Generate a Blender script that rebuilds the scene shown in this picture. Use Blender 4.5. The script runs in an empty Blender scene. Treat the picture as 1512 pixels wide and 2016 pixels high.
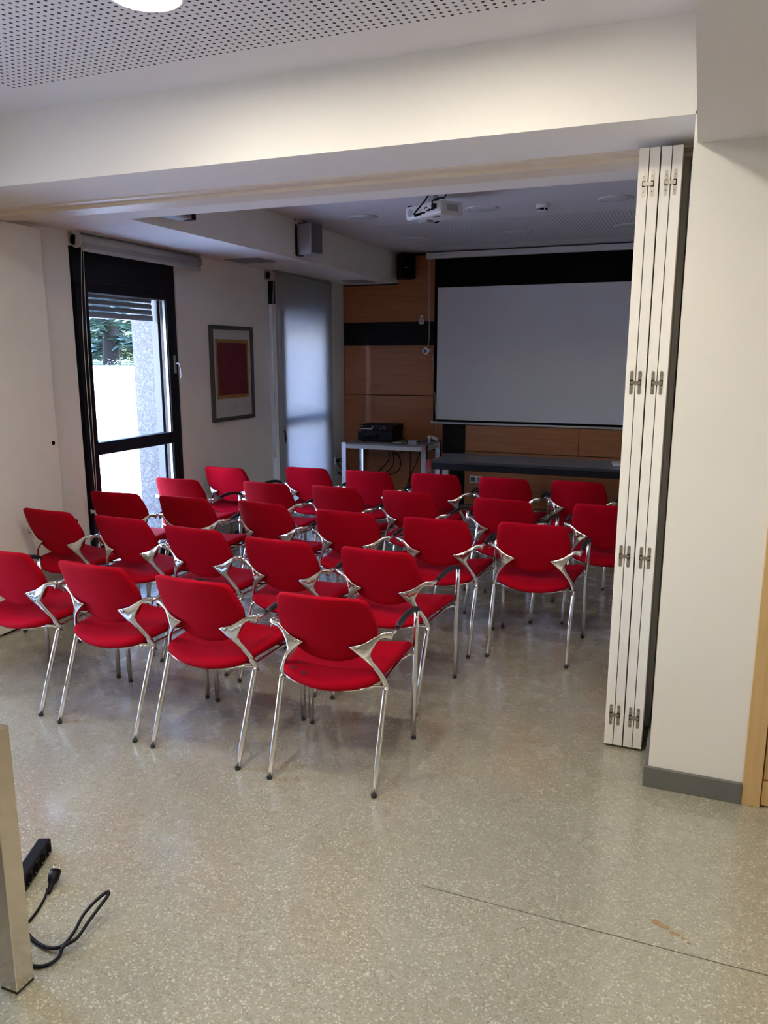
import bpy, bmesh, math, random
from mathutils import Vector, Matrix
from math import sin, cos, pi, radians
random.seed(7)
SC = bpy.context.scene
COL = SC.collection

# ---------------------------------------------------------------- camera
H = 1.70
cam_d = bpy.data.cameras.new('camera')
cam = bpy.data.objects.new('camera', cam_d); COL.objects.link(cam)
cam.location = (0, 0, H)
cam.rotation_euler = (radians(90 - 11.37), 0, radians(21.71))
cam_d.sensor_fit = 'HORIZONTAL'; cam_d.sensor_width = 36.0
cam_d.lens = 1532.0 / 1512.0 * 36.0
cam_d.clip_start = 0.02; cam_d.clip_end = 300
SC.camera = cam

# ---------------------------------------------------------------- sky, sun, exposure
world = bpy.data.worlds.new('world'); SC.world = world; world.use_nodes = True
wn = world.node_tree.nodes; wl = world.node_tree.links
sky = wn.new('ShaderNodeTexSky'); sky.sky_type = 'NISHITA'; sky.sun_disc = False
sky.sun_elevation = radians(55); sky.sun_rotation = radians(100); sky.air_density = 1.6; sky.dust_density = 0.6
wn['Background'].inputs['Strength'].default_value = 5.0
wtint = wn.new('ShaderNodeVectorMath'); wtint.operation = 'MULTIPLY'; wtint.inputs[1].default_value = (.92, .92, 1.18)
wl.new(sky.outputs[0], wtint.inputs[0]); wl.new(wtint.outputs[0], wn['Background'].inputs[0])
sun_d = bpy.data.lights.new('sun', 'SUN'); sun_d.energy = 60.0; sun_d.angle = radians(0.6); sun_d.color = (.86, .88, 1.0)
sun = bpy.data.objects.new('sun', sun_d); COL.objects.link(sun)
sun.rotation_euler = (radians(6), radians(33), 0)      # shines down and towards -x, from behind the building
LAMP_W = 130.0
SC.view_settings.view_transform = 'Standard'; SC.view_settings.look = 'None'
SC.view_settings.exposure = 0.0; SC.view_settings.gamma = 1.0
SC.view_settings.use_curve_mapping = False
SC.cycles.use_denoising = True; SC.cycles.denoising_prefilter = 'ACCURATE'; SC.cycles.denoising_input_passes = 'RGB_ALBEDO_NORMAL'
SC.cycles.max_bounces = 10; SC.cycles.diffuse_bounces = 6; SC.cycles.glossy_bounces = 5
SC.cycles.transmission_bounces = 8; SC.cycles.transparent_max_bounces = 16
SC.cycles.sample_clamp_indirect = 10.0
SC.cycles.caustics_reflective = False; SC.cycles.caustics_refractive = False

# ---------------------------------------------------------------- materials
def mat(name, col, rough=.5, metal=0., spec=.5, var=0., vscale=8., bump=0., bscale=60., **kw):
    m = bpy.data.materials.new(name); m.use_nodes = True
    nt = m.node_tree; n = nt.nodes; l = nt.links; b = n['Principled BSDF']
    c = (*col, 1.)
    b.inputs['Base Color'].default_value = c; b.inputs['Roughness'].default_value = rough
    b.inputs['Metallic'].default_value = metal; b.inputs['Specular IOR Level'].default_value = spec
    for k, v in kw.items(): b.inputs[k].default_value = v
    tc = n.new('ShaderNodeTexCoord')
    if var > 0:
        nz = n.new('ShaderNodeTexNoise'); nz.inputs['Scale'].default_value = vscale; nz.inputs['Detail'].default_value = 5
        l.new(tc.outputs['Object'], nz.inputs['Vector'])
        mr = n.new('ShaderNodeMapRange'); mr.inputs['From Min'].default_value = .3; mr.inputs['From Max'].default_value = .7
        mr.inputs['To Min'].default_value = 1 - var; mr.inputs['To Max'].default_value = 1 + var
        l.new(nz.outputs[0], mr.inputs['Value'])
        mx = n.new('ShaderNodeVectorMath'); mx.operation = 'SCALE'; mx.inputs[0].default_value = col
        l.new(mr.outputs[0], mx.inputs['Scale']); l.new(mx.outputs[0], b.inputs['Base Color'])
    if bump > 0:
        nb = n.new('ShaderNodeTexNoise'); nb.inputs['Scale'].default_value = bscale; nb.inputs['Detail'].default_value = 4
        l.new(tc.outputs['Object'], nb.inputs['Vector'])
        bp = n.new('ShaderNodeBump'); bp.inputs['Strength'].default_value = bump; bp.inputs['Distance'].default_value = .002
        l.new(nb.outputs[0], bp.inputs['Height']); l.new(bp.outputs[0], b.inputs['Normal'])
    return m

def emis(name, col, strength):
    m = bpy.data.materials.new(name); m.use_nodes = True
    b = m.node_tree.nodes['Principled BSDF']
    b.inputs['Base Color'].default_value = (.8, .8, .8, 1)
    b.inputs['Emission Color'].default_value = (*col, 1); b.inputs['Emission Strength'].default_value = strength
    return m

def floor_mat():
    m = mat('speckled_vinyl', (.3, .29, .25), .28, spec=.7)
    nt = m.node_tree; n = nt.nodes; l = nt.links; b = n['Principled BSDF']; tc = n['Texture Coordinate']
    def vor(scale, stops, sc=(1, 1, 1)):
        mp = n.new('ShaderNodeMapping'); mp.inputs['Scale'].default_value = sc
        mp.inputs['Location'].default_value = (31.7, 17.3, .413); l.new(tc.outputs['Object'], mp.inputs['Vector'])
        nz = n.new('ShaderNodeTexNoise'); nz.inputs['Scale'].default_value = scale * .7; nz.inputs['Detail'].default_value = 1
        l.new(mp.outputs[0], nz.inputs['Vector'])
        ad = n.new('ShaderNodeVectorMath'); ad.operation = 'MULTIPLY_ADD'; ad.inputs[1].default_value = (.004,) * 3
        l.new(nz.outputs['Color'], ad.inputs[0]); l.new(mp.outputs[0], ad.inputs[2])
        v = n.new('ShaderNodeTexVoronoi'); v.voronoi_dimensions = '2D'; v.inputs['Scale'].default_value = scale
        l.new(ad.outputs[0], v.inputs['Vector'])
        s = n.new('ShaderNodeSeparateColor'); l.new(v.outputs['Color'], s.inputs[0])
        r = n.new('ShaderNodeValToRGB'); r.color_ramp.interpolation = 'CONSTANT'
        el = r.color_ramp.elements
        while len(el) < len(stops): el.new(.5)
        for e, (p, c) in zip(el, stops): e.position = p; e.color = (*c, 1)
        l.new(s.outputs[0], r.inputs[0]); return r
    a = vor(200, [(0, (.16, .148, .105)), (.09, (.262, .245, .178)), (.45, (.302, .283, .207)), (.82, (.365, .342, .255)), (.92, (.62, .59, .46))])
    c2 = vor(420, [(0, (.19, .176, .128)), (.10, (.276, .258, .188)), (.6, (.316, .296, .217)), (.94, (.48, .452, .345))], (1, 1.6, 1))
    mx = n.new('ShaderNodeMix'); mx.data_type = 'RGBA'; mx.inputs['Factor'].default_value = .5
    l.new(a.outputs[0], mx.inputs[6]); l.new(c2.outputs[0], mx.inputs[7])
    nz = n.new('ShaderNodeTexNoise'); nz.inputs['Scale'].default_value = 1.3; nz.inputs['Detail'].default_value = 6
    l.new(tc.outputs['Object'], nz.inputs['Vector'])
    mr = n.new('ShaderNodeMapRange'); mr.inputs['From Min'].default_value = .3; mr.inputs['From Max'].default_value = .7
    mr.inputs['To Min'].default_value = 1.02; mr.inputs['To Max'].default_value = 1.20
    l.new(nz.outputs[0], mr.inputs['Value'])
    sc = n.new('ShaderNodeVectorMath'); sc.operation = 'SCALE'
    l.new(mx.outputs[2], sc.inputs[0]); l.new(mr.outputs[0], sc.inputs['Scale'])
    l.new(sc.outputs[0], b.inputs['Base Color'])
    r2 = n.new('ShaderNodeMapRange'); r2.inputs['From Min'].default_value = .35; r2.inputs['From Max'].default_value = .65
    r2.inputs['To Min'].default_value = .22; r2.inputs['To Max'].default_value = .30
    n2 = n.new('ShaderNodeTexNoise'); n2.inputs['Scale'].default_value = 9; n2.inputs['Detail'].default_value = 5
    l.new(tc.outputs['Object'], n2.inputs['Vector']); l.new(n2.outputs[0], r2.inputs['Value']); l.new(r2.outputs[0], b.inputs['Roughness'])
    nb = n.new('ShaderNodeTexNoise'); nb.inputs['Scale'].default_value = 45; nb.inputs['Detail'].default_value = 3
    l.new(tc.outputs['Object'], nb.inputs['Vector'])
    b.inputs['Coat Weight'].default_value = .85; b.inputs['Coat Roughness'].default_value = .17; b.inputs['Coat IOR'].default_value = 1.7
    return m

def wood_mat(name, c1, c2, rough=.35, axis=0, scale=6.):
    m = mat(name, c1, rough)
    nt = m.node_tree; n = nt.nodes; l = nt.links; b = n['Principled BSDF']; tc = n['Texture Coordinate']
    mp = n.new('ShaderNodeMapping'); s = [14., 14., 14.]; s[axis] = .9; mp.inputs['Scale'].default_value = s
    l.new(tc.outputs['Object'], mp.inputs['Vector'])
    oi = n.new('ShaderNodeObjectInfo'); ad = n.new('ShaderNodeVectorMath'); ad.operation = 'ADD'
    l.new(mp.outputs[0], ad.inputs[0]); l.new(oi.outputs['Location'], ad.inputs[1])
    nz = n.new('ShaderNodeTexNoise'); nz.inputs['Scale'].default_value = scale * .5; nz.inputs['Detail'].default_value = 6
    nz.inputs['Distortion'].default_value = .6
    l.new(ad.outputs[0], nz.inputs['Vector'])
    r = n.new('ShaderNodeValToRGB'); r.color_ramp.elements[0].position = .3; r.color_ramp.elements[1].position = .75
    r.color_ramp.elements[0].color = (*c1, 1); r.color_ramp.elements[1].color = (*c2, 1)
    l.new(nz.outputs[0], r.inputs[0]); l.new(r.outputs[0], b.inputs['Base Color'])
    return m

def perf_mat(name, base, x0, x1, y0, y1, px=.0305, py=.0295, r=.0064):
    """ceiling plaster with a staggered field of drilled holes inside a rectangle (object coordinates = world)"""
    m = mat(name, base, .85, spec=.2)
    nt = m.node_tree; n = nt.nodes; l = nt.links; b = n['Principled BSDF']; tc = n['Texture Coordinate']
    sp = n.new('ShaderNodeSeparateXYZ'); l.new(tc.outputs['Object'], sp.inputs[0])
    def M(op, a, bb=None, c=None):
        k = n.new('ShaderNodeMath'); k.operation = op
        for i, v in enumerate((a, bb, c)):
            if v is None: continue
            if isinstance(v, (int, float)): k.inputs[i].default_value = v
            else: l.new(v, k.inputs[i])
        return k.outputs[0]
    X = M('SUBTRACT', sp.outputs[0], x0); Y = M('SUBTRACT', sp.outputs[1], y0)
    def grid(ox, oy):
        a = M('SUBTRACT', M('FLOORED_MODULO', M('ADD', X, ox), px), px / 2)
        c = M('SUBTRACT', M('FLOORED_MODULO', M('ADD', Y, oy), py), py / 2)
        d = M('SQRT', M('ADD', M('MULTIPLY', a, a), M('MULTIPLY', c, c)))
        return M('LESS_THAN', d, r)
    g = grid(0, 0)
    for a, op, v in ((sp.outputs[0], 'GREATER_THAN', x0), (sp.outputs[0], 'LESS_THAN', x1), (sp.outputs[1], 'GREATER_THAN', y0), (sp.outputs[1], 'LESS_THAN', y1)):
        g = M('MULTIPLY', g, M(op, a, v))
    mx = n.new('ShaderNodeMix'); mx.data_type = 'RGBA'
    mx.inputs[6].default_value = (*base, 1); mx.inputs[7].default_value = (.035, .033, .035, 1)
    l.new(g, mx.inputs[0]); l.new(mx.outputs[2], b.inputs['Base Color'])
    return m

def granite_mat():
    m = mat('granite', (.4, .4, .42), .5)
    nt = m.node_tree; n = nt.nodes; l = nt.links; b = n['Principled BSDF']; tc = n['Texture Coordinate']
    v = n.new('ShaderNodeTexVoronoi'); v.inputs['Scale'].default_value = 90; l.new(tc.outputs['Object'], v.inputs['Vector'])
    s = n.new('ShaderNodeSeparateColor'); l.new(v.outputs['Color'], s.inputs[0])
    r = n.new('ShaderNodeValToRGB'); el = r.color_ramp.elements; el.new(.5)
    for e, (p, c) in zip(el, [(0, .004), (.45, .026), (1, .09)]): e.position = p; e.color = (c, c * 1.02, c * 1.12, 1)
    l.new(s.outputs[0], r.inputs[0]); l.new(r.outputs[0], b.inputs['Base Color'])
    return m

def blind_mat():
    m = bpy.data.materials.new('blind_fabric'); m.use_nodes = True
    nt = m.node_tree; n = nt.nodes; l = nt.links
    n.remove(n['Principled BSDF']); out = n['Material Output']
    d = n.new('ShaderNodeBsdfDiffuse'); d.inputs[0].default_value = (.50, .49, .47, 1)
    t = n.new('ShaderNodeBsdfTranslucent'); t.inputs[0].default_value = (.55, .55, .56, 1)
    tc = n.new('ShaderNodeTexCoord'); w = n.new('ShaderNodeTexNoise'); w.inputs['Scale'].default_value = 300
    l.new(tc.outputs['Object'], w.inputs['Vector'])
    bp = n.new('ShaderNodeBump'); bp.inputs['Strength'].default_value = .1; bp.inputs['Distance'].default_value = .001
    l.new(w.outputs[0], bp.inputs['Height']); l.new(bp.outputs[0], d.inputs['Normal'])
    mx = n.new('ShaderNodeMixShader'); mx.inputs[0].default_value = .44
    l.new(d.outputs[0], mx.inputs[1]); l.new(t.outputs[0], mx.inputs[2]); l.new(mx.outputs[0], out.inputs[0])
    return m

def fabric_mat():
    m = mat('red_fabric', (.35, .0004, .010), .85, spec=.08, **{'Sheen Weight': .02, 'Sheen Roughness': .4, 'Sheen Tint': (1, .25, .35, 1)})
    nt = m.node_tree; n = nt.nodes; l = nt.links; b = n['Principled BSDF']; tc = n['Texture Coordinate']
    v = n.new('ShaderNodeTexNoise'); v.inputs['Scale'].default_value = 520; v.inputs['Detail'].default_value = 2
    l.new(tc.outputs['Object'], v.inputs['Vector'])
    bp = n.new('ShaderNodeBump'); bp.inputs['Strength'].default_value = .25; bp.inputs['Distance'].default_value = .001
    l.new(v.outputs[0], bp.inputs['Height']); l.new(bp.outputs[0], b.inputs['Normal'])
    nz = n.new('ShaderNodeTexNoise'); nz.inputs['Scale'].default_value = 11; nz.inputs['Detail'].default_value = 4
    l.new(tc.outputs['Object'], nz.inputs['Vector'])
    mr = n.new('ShaderNodeMapRange'); mr.inputs['From Min'].default_value = .3; mr.inputs['From Max'].default_value = .7
    mr.inputs['To Min'].default_value = .93; mr.inputs['To Max'].default_value = 1.07
    l.new(nz.outputs[0], mr.inputs['Value'])
    sc = n.new('ShaderNodeVectorMath'); sc.operation = 'SCALE'; sc.inputs[0].default_value = (.35, .0004, .010)
    l.new(mr.outputs[0], sc.inputs['Scale']); l.new(sc.outputs[0], b.inputs['Base Color'])
    return m

WHITE = (.78, .75, .69)
M_wall = mat('painted_wall', WHITE, .75, spec=.25, var=.015, vscale=2.5, bump=.12, bscale=140)
M_beam = mat('painted_beam', (.80, .765, .70), .75, spec=.25, bump=.08, bscale=140)
M_ceil = perf_mat('ceiling_main', (.70, .675, .66), -2.827, .4, 2.795 - .0295 * 210, 2.795)
M_ceil2 = perf_mat('ceiling_back', (.70, .68, .68), -2.75, -.2, 6.72, 6.72 + .0295 * 50, r=.0055)
M_floor = floor_mat()
M_base = mat('grey_skirting', (.13, .128, .115), .45, var=.05)
M_panel = mat('white_lacquer', (.80, .765, .70), .42, var=.015)
M_track = mat('cream_track', (.70, .60, .47), .5)
M_black = mat('black_aluminium', (.004, .005, .009), .45, spec=.25)
M_blackp = mat('black_plastic', (.005, .005, .006), .45, spec=.2, bump=.1, bscale=300)
M_blackw = mat('black_board', (.004, .0045, .007), .5, spec=.2)
M_matt = mat('black_cloth', (.004, .004, .004), .95, spec=.1)
M_chrome = mat('chrome', (.78, .76, .74), .12, 1.)
M_cast = mat('cast_aluminium', (.74, .72, .69), .14, 1.)
M_steel = mat('polished_steel', (.66, .60, .52), .16, 1., var=.06, vscale=12, bump=.05, bscale=8)
M_nickel = mat('satin_nickel', (.46, .42, .36), .35, 1.)
M_alu = mat('grey_aluminium', (.42, .43, .46), .4, .6)
M_guide = mat('shutter_guide_aluminium', (.07, .075, .085), .5)
M_slat = mat('shutter_slat', (.30, .31, .34), .55)
M_red = fabric_mat()
M_pad = mat('armrest_rubber', (.010, .010, .010), .48)
M_wood = wood_mat('wood_veneer', (.32, .108, .036), (.42, .150, .052), .38, 0)
M_doorw = wood_mat('door_oak', (.52, .33, .135), (.60, .40, .18), .42, 2)
M_wmetal = mat('light_grey_metal', (.62, .61, .62), .4)
M_wplast = mat('white_plastic', (.70, .69, .67), .4)
M_gplast = mat('grey_plastic', (.33, .33, .36), .5)
M_grille = mat('dark_grille', (.09, .09, .10), .6)
M_screen = mat('screen_fabric', (.66, .66, .68), .85, spec=.15)
M_dtop = mat('dark_tabletop', (.035, .036, .042), .3, var=.05)
M_ltop = mat('grey_tabletop', (.22, .21, .22), .35)
M_glass = bpy.data.materials.new('window_glass'); M_glass.use_nodes = True
_n = M_glass.node_tree.nodes; _l = M_glass.node_tree.links; _n.remove(_n['Principled BSDF'])
_t = _n.new('ShaderNodeBsdfTransparent'); _t.inputs[0].default_value = (.93, .95, .96, 1)
_g = _n.new('ShaderNodeBsdfGlossy'); _g.inputs['Roughness'].default_value = .02
_f = _n.new('ShaderNodeFresnel'); _f.inputs[0].default_value = 1.45
_geo = _n.new('ShaderNodeNewGeometry'); _k = _n.new('ShaderNodeMath'); _k.operation = 'SUBTRACT'; _k.inputs[0].default_value = 1; _l.new(_geo.outputs['Backfacing'], _k.inputs[1])
_k2 = _n.new('ShaderNodeMath'); _k2.operation = 'MULTIPLY'; _l.new(_f.outputs[0], _k2.inputs[0]); _l.new(_k.outputs[0], _k2.inputs[1])
_m = _n.new('ShaderNodeMixShader'); _l.new(_k2.outputs[0], _m.inputs[0]); _l.new(_t.outputs[0], _m.inputs[1]); _l.new(_g.outputs[0], _m.inputs[2])
_l.new(_m.outputs[0], _n['Material Output'].inputs[0])
M_blind = blind_mat()
M_blindc = mat('blind_cassette', (.42, .41, .40), .5)
M_cordw = mat('pale_cord', (.55, .52, .46), .6)
M_gran = granite_mat()
M_lamp = emis('lamp_on', (1, .93, .80), LAMP_W)
M_lampoff = mat('lamp_off_diffuser', (.62, .61, .62), .35)
M_paper = mat('poster_paper', (.50, .47, .45), .6)
M_crim = mat('poster_crimson', (.12, .004, .010), .6, var=.12, vscale=6)
M_maro = mat('poster_maroon', (.085, .003, .012), .6, var=.12, vscale=6)
M_gold = mat('poster_gold', (.30, .16, .03), .6, var=.18, vscale=14)
M_ink = mat('poster_ink', (.25, .23, .23), .7)
M_pframe = mat('grey_frame', (.055, .052, .052), .4)
M_stain = mat('dark_stain', (.13, .004, .012), .8, var=.3, vscale=60)
M_stainf = mat('orange_stain', (.32, .20, .10), .4, var=.15, vscale=60)
M_seam = mat('floor_seam', (.08, .075, .06), .6)
M_terr = mat('terrace_paving', (.70, .68, .64), .8, var=.04, vscale=2)
M_garden = mat('white_garden_wall', (.85, .84, .82), .85)
M_lawn = mat('lawn_grass', (.02, .05, .018), .9, var=.4, vscale=3)
M_leafb = mat('conifer_needles', (.085, .155, .15), .8, var=.6, vscale=2.5)
M_leafg = mat('shrub_leaves', (.04, .06, .012), .8, var=.5, vscale=5)
M_bark = mat('bark', (.008, .007, .012), .9, var=.3, vscale=7)
M_brass = mat('plug_pin', (.6, .57, .5), .3, 1.)
M_blue = mat('blue_cable', (.02, .03, .12), .5)
M_socket = mat('socket_recess', (.10, .105, .12), .6)
M_ext = mat('facade_render', (.6, .58, .55), .9)

# ---------------------------------------------------------------- mesh helpers
class MB:
    def __init__(s): s.v = []; s.f = []; s.sm = []; s.mi = []; s.cur = 0
    def add(s, vs, fs, smooth=False):
        o = len(s.v); s.v += [tuple(v) for v in vs]
        for f in fs: s.f.append(tuple(i + o for i in f)); s.sm.append(smooth); s.mi.append(s.cur)
        return s
    def box(s, x0, x1, y0, y1, z0, z1, rot=None, at=None):
        vs = [Vector((x, y, z)) for z in (z0, z1) for y in (y0, y1) for x in (x0, x1)]
        if rot is not None:
            vs = [rot @ v for v in vs]
        if at is not None: vs = [v + Vector(at) for v in vs]
        return s.add(vs, [(0, 2, 3, 1), (4, 5, 7, 6), (0, 1, 5, 4), (2, 6, 7, 3), (0, 4, 6, 2), (1, 3, 7, 5)])
    def prism(s, pts, axis, a, b, smooth=False):
        """extrude polygon pts (2D) along axis from a to b"""
        def P(p, t):
            q = list(p); q.insert(axis, t); return q
        n = len(pts)
        vs = [P(p, a) for p in pts] + [P(p, b) for p in pts]
        s.add(vs, [tuple(range(n - 1, -1, -1)), tuple(range(n, 2 * n))])
        o = len(s.v) - 2 * n
        for i in range(n):
            j = (i + 1) % n
            s.f.append((o + i, o + j, o + n + j, o + n + i)); s.sm.append(smooth); s.mi.append(s.cur)
        return s
    def tube(s, path, r, seg=10, cap=True, closed=False, flat=1.0, up=None):
        path = [Vector(p) for p in path]; n = len(path)
        rs = r if isinstance(r, (list, tuple)) else [r] * n
        rings = []; prev = None
        for i, p in enumerate(path):
            if closed: t = (path[(i + 1) % n] - path[i - 1]).normalized()
            else:
                t = (path[min(i + 1, n - 1)] - path[max(i - 1, 0)]).normalized()
            if up is not None: a = Vector(up)
            elif prev is None: a = Vector((0, 0, 1)) if abs(t.z) < .9 else Vector((1, 0, 0))
            else: a = prev
            u = (a - t * a.dot(t)).normalized(); w = t.cross(u); prev = u
            rings.append([p + u * (cos(2 * pi * k / seg) * rs[i] * flat) + w * (sin(2 * pi * k / seg) * rs[i]) for k in range(seg)])
        o = len(s.v)
        for rg in rings: s.v += [tuple(v) for v in rg]
        m = n if closed else n - 1
        for i in range(m):
            i2 = (i + 1) % n
            for k in range(seg):
                k2 = (k + 1) % seg
                s.f.append((o + i * seg + k, o + i * seg + k2, o + i2 * seg + k2, o + i2 * seg + k)); s.sm.append(True); s.mi.append(s.cur)
        if cap and not closed:
            s.f.append(tuple(o + k for k in range(seg - 1, -1, -1))); s.sm.append(False); s.mi.append(s.cur)
            s.f.append(tuple(o + (n - 1) * seg + k for k in range(seg))); s.sm.append(False); s.mi.append(s.cur)
        return s
    def lathe(s, prof, seg=24, at=(0, 0, 0), rot=None, smooth=True):
        """profile [(r,z)], revolved round z"""
        o = len(s.v); n = len(prof)
        for (r, z) in prof:
            for k in range(seg):
                v = Vector((r * cos(2 * pi * k / seg), r * sin(2 * pi * k / seg), z))
                if rot is not None: v = rot @ v
                s.v.append(tuple(v + Vector(at)))
        for i in range(n - 1):
            for k in range(seg):
                k2 = (k + 1) % seg
                s.f.append((o + i * seg + k, o + i * seg + k2, o + (i + 1) * seg + k2, o + (i + 1) * seg + k)); s.sm.append(smooth); s.mi.append(s.cur)
        s.f.append(tuple(o + k for k in range(seg - 1, -1, -1))); s.sm.append(False); s.mi.append(s.cur)
        s.f.append(tuple(o + (n - 1) * seg + k for k in range(seg))); s.sm.append(False); s.mi.append(s.cur)
        return s
    def build(s, name, m, parent=None, bevel=0., bseg=2, origin=None, label=None):
        me = bpy.data.meshes.new(name)
        vs = s.v
        if origin is not None:
            ox, oy, oz = origin; vs = [(a - ox, b - oy, c - oz) for a, b, c in vs]
        me.from_pydata(vs, [], s.f); me.update()
        bm = bmesh.new(); bm.from_mesh(me); bmesh.ops.recalc_face_normals(bm, faces=bm.faces); bm.to_mesh(me); bm.free()
        me.polygons.foreach_set('use_smooth', s.sm)
        ms = m if isinstance(m, (list, tuple)) else [m]
        for k in ms: me.materials.append(k)
        if len(ms) > 1: me.polygons.foreach_set('material_index', s.mi)
        o = bpy.data.objects.new(name, me); COL.objects.link(o)
        if origin is not None: o.location = origin
        if parent is not None: o.parent = parent
        if label: o['label'] = label
        if bevel > 0:
            b = o.modifiers.new('bevel', 'BEVEL'); b.width = bevel; b.segments = bseg; b.limit_method = 'ANGLE'; b.angle_limit = radians(40)
            b.harden_normals = False
        return o

def tag(o, label, cat, group=None):
    o['label'] = label; o['category'] = cat
    if group: o['group'] = group
    return o
def empty(name, loc=(0, 0, 0), rz=0.):
    o = bpy.data.objects.new(name, None); COL.objects.link(o); o.location = loc; o.rotation_euler = (0, 0, rz)
    o.empty_display_size = .1
    return o
def struct(o, label=None):
    o['kind'] = 'structure'
    if label: o['label'] = label
    return o
def B(x0, x1, y0, y1, z0, z1): return MB().box(x0, x1, y0, y1, z0, z1)
def catmull(P, k=6):
    P = [Vector(p) for p in P]; out = []
    for i in range(len(P) - 1):
        p0 = P[max(i - 1, 0)]; p1 = P[i]; p2 = P[i + 1]; p3 = P[min(i + 2, len(P) - 1)]
        for j in range(k):
            t = j / k
            out.append(.5 * ((2 * p1) + (-p0 + p2) * t + (2 * p0 - 5 * p1 + 4 * p2 - p3) * t * t + (-p0 + 3 * p1 - 3 * p2 + p3) * t ** 3))
    out.append(P[-1]); return out

# ---------------------------------------------------------------- room shell
XW, YB, ZC, ZB = -3.95, 8.63, 2.825, 2.507
XS = -3.26          # face of the dropped soffit over the windows
XP = -.073          # pillar side
YF, YR = 3.055, 4.03  # front and rear face of the beam
XR = 2.6; YK = -3.6   # unseen right and rear walls
struct(B(XW - .4, XR + .2, YK - .2, YB + .2, -.12, 0).build('floor', M_floor), 'grey-beige speckled vinyl floor')
fl = bpy.data.objects['floor']
B(-.72, XR, 2.140, 2.1425, .0003, .0008).build('floor_seam', M_seam, fl, label='thin dark welded seam in the vinyl')
st = MB()
for k in range(7):
    a = k * .016; st.lathe([(.012 - .001 * k, 0), (.010 - .001 * k, .0006)], 9, at=(.0 + a, 2.25 - a * .55 + random.uniform(-.006, .006), .0004), smooth=False)
st.build('stain', M_stainf, fl, label='small orange-brown stain')
cm = struct(B(XW - .1, XR + .2, YK, YF + .02, ZC, ZC + .15).build('ceiling', M_ceil), 'white plaster ceiling with a field of drilled holes')
struct(B(XW - .1, XR + .2, YR - .02, YB + .1, ZC, ZC + .15).build('ceiling', M_ceil2), 'ceiling of the rear room, finely perforated at its middle')
# beam over the opening
struct(B(XW, XR, YF, YR, ZB, ZC + .1).build('trim_1', M_beam), 'deep white beam above the opening')
struct(B(XW - .05, XS, YR, YB, ZB, ZC + .1).build('trim_2', M_wall), 'dropped white soffit above the rear windows')
struct(B(XP + .012, XR, YK, YF, 2.414, ZC + .1).build('trim_3', mat('soffit_paint', (.72, .69, .64), .8, bump=.1, bscale=140)), 'lowered white soffit by the pillar')
# track
tr = MB().box(XW, XP, 3.475, 3.735, 2.499, 2.508).box(XW, XP, 3.545, 3.70, 2.479, 2.500)
struct(tr.build('trim_4', M_track, bevel=.002), 'cream door track under the beam')
# side walls with openings
def wall_x(name, x0, x1, y0, y1, z0, z1, holes, m):
    """wall perpendicular to x with rectangular holes [(ya,yb,za,zb)]"""
    mb = MB(); ys = y0
    for (ya, yb, za, zb) in sorted(holes):
        mb.box(x0, x1, ys, ya, z0, z1)
        if za > z0: mb.box(x0, x1, ya, yb, z0, za)
        mb.box(x0, x1, ya, yb, zb, z1); ys = yb
    mb.box(x0, x1, ys, y1, z0, z1)
    return mb.build(name, m)
W1 = (4.25, 5.40, .04, 2.42); W2 = (6.87, 8.02, .04, 2.42); W3 = (1.55, 2.35, .04, 2.42)
struct(wall_x('wall_left', XW - .12, XW, YK, YB + .1, 0, ZC + .1, [W1, W2, W3], M_wall), 'off-white left wall')
# exterior stone skin
g = wall_x('facade_stone', XW - .38, XW - .121, YK, YB + .1, -.1, ZC + .4, [(W1[0] - .02, 5.30, 0, 2.35), (W2[0] - .02, 7.92, 0, 2.35), (W3[0], W3[1], 0, 2.35)], M_gran)
struct(g, 'speckled grey granite outside wall'); g.name = 'trim_5'
struct(B(XW - .02, XR + .1, YB, YB + .12, 0, ZC + .1).build('wall_back', mat('dark_backing', (.03, .015, .01), .8)), 'back wall behind wood panelling')
wb = bpy.data.objects['wall_back']
struct(B(1.30, 1.42, YR, YB, 0, ZC + .1).build('wall_right', M_wall), 'right wall of the rear room')
struct(B(XP, .275, YF, YR, 0, ZB + .01).build('wall_pillar', M_wall), 'off-white pillar beside the folding doors').name = 'wall_front'
struct(B(1.12, XR + .1, YF, YR, 0, ZB + .01).build('wall_front', M_wall))
struct(B(.27, 1.13, YF, YR, 2.10, ZB + .01).build('wall_front', M_wall))
struct(B(XR, XR + .12, YK, YF, 0, ZC).build('wall_right', M_wall), 'right wall of the front room')
struct(B(XW - .1, XR + .1, YK - .12, YK, 0, ZC).build('wall_rear', M_wall))
struct(B(XW, XW + .012, YK, 3.30, 0, .08).build('baseboard_left', M_base))
bb = MB().box(XP - .017, .271, YF - .017, YF, 0, .085).box(XP - .017, XP, YF, 3.60, 0, .085)
struct(bb.build('baseboard_front', M_base, bevel=.002), 'grey skirting round the pillar foot')
struct(B(XW, XW + .012, 5.42, 6.85, 0, .08).build('baseboard_left', M_base))
# jamb board behind the folded doors
jb = MB().box(-.150, XP - .018, 3.575, 3.69, .004, 2.499)
struct(jb.build('trim_6', M_panel, bevel=.002), 'white jamb board behind the stacked doors')
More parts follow.
